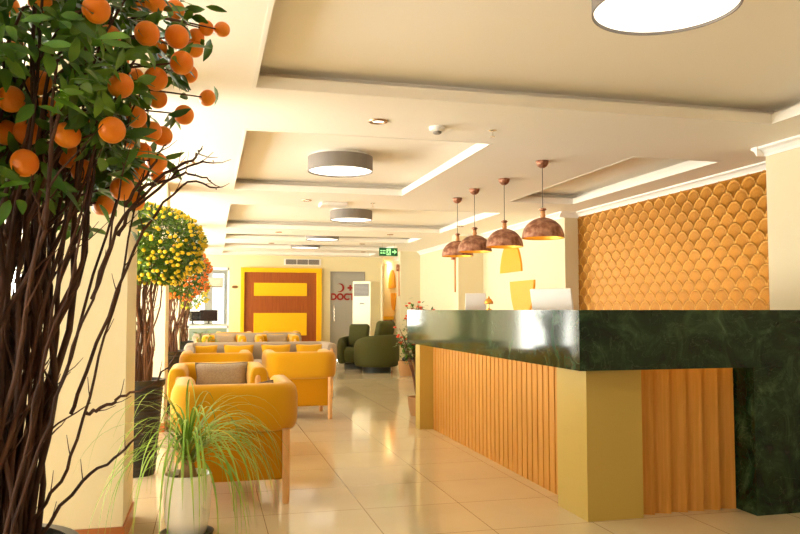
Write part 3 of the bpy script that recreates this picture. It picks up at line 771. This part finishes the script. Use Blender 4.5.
def crown_pt(rng, rx, z0, z1, sh=None):
    # point on a boxy ellipsoid shell
    while True:
        v = Vector((rng.gauss(0, 1), rng.gauss(0, 1), rng.gauss(0, 1))).normalized()
        p = 3.0; k = (abs(v.x)**p+abs(v.y)**p+abs(v.z)**p)**(-1/p)
        q = v*k; return Vector((q.x*rx, q.y*rx, (z0+z1)/2+q.z*(z1-z0)/2)), v

# 1: foreground mandarin tree
T1 = Vector((-.47, 1.78, 0))
t = thing('mandarin_tree', 'tall mandarin tree in the left foreground with large orange fruit over bare branches', 'tree', T1)
planter(t, .15, .20, .70)
rng = random.Random(11)
tw = [[(-.235, 1.72, 1.22), (-.185, 1.708, 1.402), (-.103, 1.684, 1.466), (-.052, 1.668, 1.509), (.008, 1.653, 1.515)],
 [(-.185, 1.71, 1.36), (-.164, 1.702, 1.413), (-.072, 1.675, 1.485), (-.041, 1.667, 1.494), (.004, 1.656, 1.477)],
 [(-.28, 1.75, .98), (-.193, 1.721, 1.221), (-.123, 1.693, 1.402), (-.051, 1.67, 1.477), (.013, 1.655, 1.46)],
 [(-.175, 1.704, 1.423), (-.124, 1.687, 1.498), (-.094, 1.677, 1.551)], [(-.144, 1.695, 1.455), (-.083, 1.677, 1.498), (-.029, 1.662, 1.523), (-.019, 1.658, 1.541)],
 [(-.38, 1.787, .70), (-.32, 1.77, .80), (-.27, 1.761, .90), (-.231, 1.74, 1.08), (-.18, 1.716, 1.26), (-.14, 1.71, 1.5)],
 [(-.245, 1.746, .98), (-.20, 1.735, 1.0), (-.179, 1.729, 1.019), (-.12, 1.71, 1.03), (-.073, 1.698, 1.089)],
 [(-.36, 1.78, .70), (-.26, 1.77, .83), (-.20, 1.748, .88), (-.147, 1.727, .923), (-.133, 1.722, .94)],
 [(-.39, 1.70, .70), (-.33, 1.68, .9), (-.27, 1.66, 1.1), (-.20, 1.64, 1.3), (-.17, 1.62, 1.5)],
 [(-.40, 1.66, .70), (-.35, 1.64, .88), (-.31, 1.62, 1.1), (-.25, 1.6, 1.3), (-.22, 1.62, 1.5)]]
ex = [[tuple(Vector(p)-T1) for p in q] for q in tw]
stems(t, rng, 120, .12, .34, .66, 1.5, 1.95, .0085, 'bark', bias=.75, twigs=7, curl=.06, extra=ex)
FR = [(-0.217,1.535,1.778,0.027),(-0.225,1.787,1.814,0.027),(-0.136,1.695,1.796,0.027),(-0.076,1.75,1.814,0.027),(0.027,2.117,1.974,0.0221),(-0.143,2.115,1.906,0.027),(-0.065,1.75,1.755,0.027),(-0.047,2.139,1.92,0.0249),(-0.043,2.136,1.953,0.0235),(-0.01,2.138,1.785,0.0235),(-0.07,2.107,1.726,0.027),(-0.121,1.767,1.719,0.027),(-0.182,1.649,1.665,0.027),(-0.2,2.134,1.825,0.027),(-0.141,2.122,1.769,0.027),(-0.178,1.944,1.673,0.027),(-0.148,2.029,1.658,0.027),(-0.191,1.597,1.559,0.027),(-0.347,1.691,1.671,0.027),(-0.388,1.643,1.621,0.027),(-0.375,1.91,1.674,0.027),(-0.372,2.18,1.781,0.027),(-0.413,1.713,1.568,0.027),(-0.37,1.702,1.568,0.027),(-0.278,1.62,1.549,0.027),(-0.347,1.585,1.483,0.027),(-0.308,1.824,1.546,0.027),(-0.277,1.818,1.512,0.027),(-0.191,1.799,1.472,0.027),(-0.177,2.043,1.554,0.027),(-0.139,2.183,1.567,0.0207),(-0.195,2.152,1.494,0.027),(-0.179,2.14,1.626,0.027),(-0.215,2.196,1.67,0.0249),(-0.06,2.146,1.851,0.0249),(-0.179,1.928,1.96,0.027),(-0.137,1.917,1.955,0.027),(-0.376,1.821,1.892,0.027),(-0.433,2.18,2.044,0.027),(-0.016,2.128,1.978,0.0221),(-0.403,2.242,1.691,0.0221),(-0.293,2.227,1.484,0.0221),(-0.098,2.097,2.009,0.027),(-0.245,2.191,1.89,0.0249),(-0.34,2.224,1.73,0.0221)]
m0 = sph(.027, 24, 14).build('mandarin', 'mandarin', t, smooth=True); fruitpos = []
for k, (x, y, z, r) in enumerate(FR):
    o = m0 if k == 0 else m0.copy()
    if k: scn.collection.objects.link(o)
    o.parent = t; o.location = Vector((x, y, z))-T1; s_ = r/.027; o.scale = (s_, s_, s_*rng.uniform(.95, 1.03)); o.rotation_euler = (R_(90)+rng.uniform(-.7, .7), rng.uniform(-.6, .6), rng.uniform(-.8, .8)); fruitpos.append(o.location.copy())
for k in range(28):      # fruit on the far and left sides of the crown
    p, v = crown_pt(rng, .42, 1.42, 2.1)
    if v.x > -.2 and v.y < .4: p.x = -abs(p.x); p.y = abs(p.y)*.9
    o = m0.copy(); scn.collection.objects.link(o); o.parent = t; o.location = p; o.rotation_euler = (rng.uniform(0, 3), rng.uniform(0, 3), 0); fruitpos.append(p)
mb = MB(); tb = MB(); up = Vector((0, 0, 1))
AISLE = Vector((.15, -1, -.22)).normalized()     # fruit hangs clear of the leaves on the aisle side
def hidden(b, own=None):
    for q in fruitpos:
        e = b-q; k = e.dot(AISLE)
        if k > -.01 and (e-AISLE*k).length < .045 and k < .45: return True
    return False
for p in fruitpos:
    out = Vector((p.x, p.y, (p.z-1.7)*.6)).normalized()
    for q in range(22):
        d = (out*.35+Vector((rng.gauss(0, .7), rng.gauss(0, .7), rng.gauss(.15, .6)))).normalized()
        b = p-out*.02+d*.012+Vector((rng.uniform(-.04, .04), rng.uniform(-.04, .04), rng.uniform(-.03, .05)))-out*rng.uniform(.0, .05)
        if hidden(b, p): continue
        leaf_into(mb, b, d, (out+up*.4+Vector((rng.uniform(-.5, .5),)*3)), rng.uniform(.045, .075), rng.uniform(.020, .032), rng.uniform(.05, .35))
    c = Vector((p.x*.35, p.y*.35, p.z-.12)); mid = c.lerp(p, .5)+Vector((0, 0, .04))
    tb.tube([c, mid, p-out*.015], [.004, .003, .002], 5)
for q in range(4200):
    p, v = crown_pt(rng, .41, 1.44, 2.12); s_ = rng.uniform(.55, 1.0); p = Vector((p.x*s_, p.y*s_, 1.78+(p.z-1.78)*s_))
    d = (v*.5+Vector((rng.gauss(0, .6), rng.gauss(0, .6), rng.gauss(0, .6)))).normalized()
    if hidden(p) or p.x > .47: continue
    leaf_into(mb, p, d, v+up*.5, rng.uniform(.038, .06), rng.uniform(.016, .026), rng.uniform(.05, .35))
for q in range(1500):      # skirt of leaves round the lower edge of the crown
    a = rng.uniform(0, 2*PI); rr = rng.uniform(.24, .42); p = Vector((rr*math.cos(a), rr*math.sin(a), rng.uniform(1.40, 1.68)))
    d = Vector((math.cos(a)+rng.gauss(0, .6), math.sin(a)+rng.gauss(0, .6), rng.gauss(-.1, .5))).normalized()
    if hidden(p) or p.x > .36: continue
    leaf_into(mb, p, d, Vector((math.cos(a), math.sin(a), .8)), rng.uniform(.04, .065), rng.uniform(.018, .028), rng.uniform(.05, .35))
mb.build('foliage', 'leaf', t, smooth=True); tb.build('fruit_twigs', 'bark', t, smooth=True)

# potted fruit trees farther back
def fruit_tree(name, loc, seed, lb, rx, z0, z1, ph, pr_, fm, nf, fr_, nleaf, lm, mix=None, prange=(.14, .185)):
    t = thing(name, lb, 'tree', loc); r = random.Random(seed); planter(t, pr_*.72, pr_, ph)
    stems(t, r, 46, pr_*.6, rx*.62, ph-.05, z0+.02, z0+.35, .012, 'bark2', bias=.55, twigs=4, curl=.05)
    ff = sph(fr_, 10, 6).build('fruit', fm, t, smooth=True); first = True; pos = []
    rest = MB(); alt = sph(fr_, 10, 6).build('fruit', mix, t, smooth=True) if mix else None; altfirst = True; cnt = 0
    for k in range(nf):
        while True:
            p, v = crown_pt(r, rx, z0, z1)
            if all((p-q).length > fr_*1.8 for q in pos[-80:]): break
        s_ = r.uniform(.97, 1.06)*(1+.05*math.sin(v.z*9+v.x*7)); p = Vector((p.x*s_, p.y*s_, (z0+z1)/2+(p.z-(z0+z1)/2)*s_)); pos.append(p)
        vis = (v.y < .25 and v.x > -.75)
        if cnt < 98 and vis:
            usealt = mix and r.random() < .25
            if usealt: o = alt if altfirst else alt.copy()
            else: o = ff if first else ff.copy()
            if not (altfirst if usealt else first): scn.collection.objects.link(o)
            if usealt: altfirst = False
            else: first = False
            o.parent = t; o.location = p; cnt += 1
        else: rest.add([Vector(a)+p for a in SPH[0]] if False else [(a[0]*fr_+p.x, a[1]*fr_+p.y, a[2]*fr_+p.z) for a in UN.v], UN.f)
    if rest.v:
        o = rest.build('fruit', fm, t, smooth=True); o['kind'] = 'stuff'
    mb = MB()
    for k in range(nleaf):
        p, v = crown_pt(r, rx*.985, z0+.01, z1-.01); s_ = r.uniform(.72, 1.04)*(1+.05*math.sin(v.z*9+v.x*7)); p = Vector((p.x*s_, p.y*s_, (z0+z1)/2+(p.z-(z0+z1)/2)*s_))
        d = (v*.6+Vector((r.gauss(0, .6), r.gauss(0, .6), r.gauss(.1, .6)))).normalized()
        leaf_into(mb, p, d, v+up*.5, r.uniform(.03, .048), r.uniform(.013, .02), .2, 3)
    mb.build('foliage', lm, t, smooth=True)
    return t
UN = sph(1, 8, 5)
fruit_tree('yellow_fruit_tree', (-.50, 5.95, 0), 21, 'potted tree with boxy crown full of small yellow fruit, standing behind the first column', .44, 1.40, 1.96, .69, .19, 'kum_y', 800, .0150, 9000, 'leaf3')
fruit_tree('orange_fruit_tree', (-.47, 9.4, 0), 22, 'potted tree with orange-red fruit behind the yellow-fruited tree', .46, 1.33, 1.98, .72, .24, 'kum_o', 760, .0165, 6000, 'leaf3', mix='kum_y')
fruit_tree('yellow_green_fruit_tree', (-.45, 12.85, 0), 23, 'far potted tree with yellow-green crown, its lower edge below the orange-fruited tree', .44, 1.22, 1.9, .70, .22, 'kum_y', 260, .018, 2600, 'leaf2')

# ponytail palm in white pot
t = thing('ponytail_palm', 'ponytail palm with long drooping thin leaves in a white pot, beside nearest armchair', 'potted plant', (-.093, 4.3, 0))
MB().lathe([(.085, 0), (.10, .01), (.118, .10), (.125, .22), (.124, .30), (.127, .318), (.121, .325), (.114, .318), (.112, .28)], 48).build('pot', 'whitepot', t, smooth=True)
MB().lathe([(.113, .27), (.113, .295)], 32).build('soil', 'soil', t)
MB().lathe([(.11, 0), (.135, .004), (.142, .016), (.134, .016), (.1, .008)], 40).build('saucer', 'dark', t)
MB().lathe([(.045, .28), (.05, .31), (.035, .36), (.022, .40), (.018, .45), (.012, .50)], 16).build('trunk', 'palmtrunk', t, smooth=True)
rng = random.Random(5); pm = MB(); py = MB()
for k in range(185):
    a = rng.uniform(0, 2*PI); el = rng.uniform(.45, 1.35); Lf = rng.uniform(.45, .88)
    h = Vector((math.cos(a), math.sin(a), 0)); d = h*math.cos(el)+up*math.sin(el); p = Vector((0, 0, rng.uniform(.36, .49)))+h*.014
    n = 13; w0 = rng.uniform(.0028, .0058); v = []; sdir = Vector((-h.y, h.x, 0)); g = rng.uniform(4.0, 8.5); curl = rng.uniform(-.4, .4)
    for i in range(n+1):
        s_ = i/n; wv = w0*(1-s_**2.2)*(.7+.6*min(1, s_*4)) if i < n else .0004
        v += [p-sdir*wv, p+d.cross(sdir)*wv*.35, p+sdir*wv]
        d = (d+Vector((0, 0, -1))*g*Lf/n*(.35+s_*1.2)+sdir*curl*.06).normalized(); p = p+d*(Lf/n)
        if p.z < .02: p.z = .02+rng.random()*.004; d.z = abs(d.z)*.0; d.normalize()
    if any((q.x < -.29 and q.y > -.13) or q.y > .46 for q in v): continue
    f = []
    for i in range(n): b = i*3; f += [(b, b+1, b+4, b+3), (b+1, b+2, b+5, b+4)]
    (py if k in (7, 33, 90) else pm).add(v, f)
pm.build('foliage', 'palm', t, smooth=True); o = py.build('yellowed_leaves', 'palmy', t, smooth=True)

# flowering plant at the counter's far end
t = thing('crown_of_thorns_plant', 'tall plant with small coral flowers in woven basket at the far end of the counter', 'potted plant', (2.30, 8.35, 0))
t.location = (2.36, 8.45, 0)
rng = random.Random(9); st = MB(); fl = MB(); lf = MB()
MB().lathe([(.10, 0), (.125, .1), (.135, .2), (.13, .21), (.12, .19)], 24).build('basket', 'wicker', t)
MB().lathe([(.118, .16), (.118, .18)], 20).build('soil', 'soil', t)
fpos = []
for k in range(34):
    a = rng.uniform(0, 2*PI); R1 = rng.uniform(.04, .26); zt_ = rng.uniform(.85, 1.28)
    p1 = Vector((R1*math.cos(a), R1*math.sin(a)*.6, zt_)); pts = [Vector((.03*math.cos(a), .03*math.sin(a), .17)), Vector((p1.x*.35, p1.y*.35, zt_*.55)), Vector((p1.x*.8, p1.y*.8, zt_*.9)), p1]
    st.tube(pts, [.007, .006, .005, .003], 5)
    for q in range(34):
        s_ = rng.uniform(.5, 1); b = pts[1].lerp(p1, (s_-.3)/.7)+Vector((rng.gauss(0, .03), rng.gauss(0, .03), rng.gauss(0, .03))); d = Vector((rng.gauss(0, 1), rng.gauss(0, 1), rng.gauss(.3, .5))).normalized()
        leaf_into(lf, b, d, up, rng.uniform(.04, .07), .026, .2, 3)
    for q in range(2): fpos.append(p1+Vector((rng.uniform(-.05, .05), rng.uniform(-.05, .05), rng.uniform(-.09, .03))))
f0 = fl.lathe([(.001, -.010), (.016, -.005), (.021, .004), (.012, .012), (.001, .009)], 8).build('flower', 'redflower', t, smooth=True)
for k, c in enumerate(fpos):
    o = f0 if k == 0 else f0.copy()
    if k: scn.collection.objects.link(o)
    o.parent = t; o.location = c
st.build('stems', 'bark2', t, smooth=True); lf.build('foliage', 'leaf', t, smooth=True)
# basket by the column
t = thing('woven_basket', 'small woven basket with dark shoes, behind far end of counter', 'basket', (3.56, 13.6, 0))
MB().lathe([(.13, 0), (.15, .1), (.16, .26), (.15, .27), (.14, .24), (.13, .05)], 28).build('body', 'wicker', t)
tag(MB().tube([(3.47, 13.55, .29), (3.53, 13.5, .33), (3.6, 13.52, .34), (3.66, 13.6, .30)], [.03, .05, .05, .03], 10).build('dark_bundle', 'dark'), 'dark bundle lying in the woven basket', 'bundle')
# leafy plant on the far planter beside the sofa
t = thing('small_leafy_plant', 'small yellow-green leafy plant rising behind the left end of the taupe sofa', 'potted plant', (-.06, 12.0, 0))
MB().lathe([(.08, 0), (.11, .3), (.12, .5), (.10, .5), (.09, .4)], 24).build('pot', 'whitepot', t); rng = random.Random(2); mb = MB(); stm = MB()
for k in range(150):
    a = rng.uniform(0, 2*PI); rr = .2*rng.random()**.5; p = Vector((rr*math.cos(a), rr*math.sin(a), rng.uniform(.55, .92)-rr*.5))
    leaf_into(mb, p, Vector((math.cos(a), math.sin(a), rng.uniform(-.3, .9))), up, rng.uniform(.05, .09), .03, .3, 3)
for k in range(10):
    a = k*.63; stm.tube([(0, 0, .45), (.05*math.cos(a), .05*math.sin(a), .65), (.12*math.cos(a), .12*math.sin(a), .8)], .004, 5)
mb.build('foliage', 'leaf2', t, smooth=True); stm.build('stems', 'leaf2', t)

# ------------------------------------------------------------------ office contents
t = thing('office_desk', 'white desk behind the office glass carrying the dark monitors', 'desk', (-.1, 19.2, 0))
B(-.6, .55, -.3, .3, .82, .86).build('top', 'white', t)
for x in (-.58, .49):
    B(x, x+.04, -.28, .28, 0, .82).build('leg', 'white', t)
def dmon(x, y, s_, rz, lb):
    t = thing('desk_monitor', lb, 'monitor', (x, y, .86), rz, 'dark monitors in the glass office')
    softbox(-.25*s_, .25*s_, -.015, .015, .07, .07+.32*s_, .005, 2).build('display', 'black', t)
    B(-.24*s_, .24*s_, -.0165, -.015, .08, .06+.32*s_).build('screen', 'screen', t)
    B(-.02, .02, -.01, .02, .01, .1).build('neck', 'black', t); B(-.1, .1, -.07, .07, 0, .012).build('foot', 'black', t)
dmon(.02, 19.15, .85, 0, 'wider dark monitor on the desk behind the office glass')
dmon(-.36, 19.25, .75, R_(15), 'second dark monitor left of the wider one in the glass office')
t = thing('split_air_conditioner', 'white wall-mounted air conditioner inside the glass office', 'air conditioner', (.0, 21.56, 1.95))
softbox(-.40, .40, -.2, 0, -.14, .14, .03, 3).build('body', 'plas', t); B(-.36, .36, -.205, -.17, -.12, -.10).build('louvre', 'vent', t)
portal(-.5, 21.55, 1.3, .1, .1, (R_(90), 0, 0)) if False else None
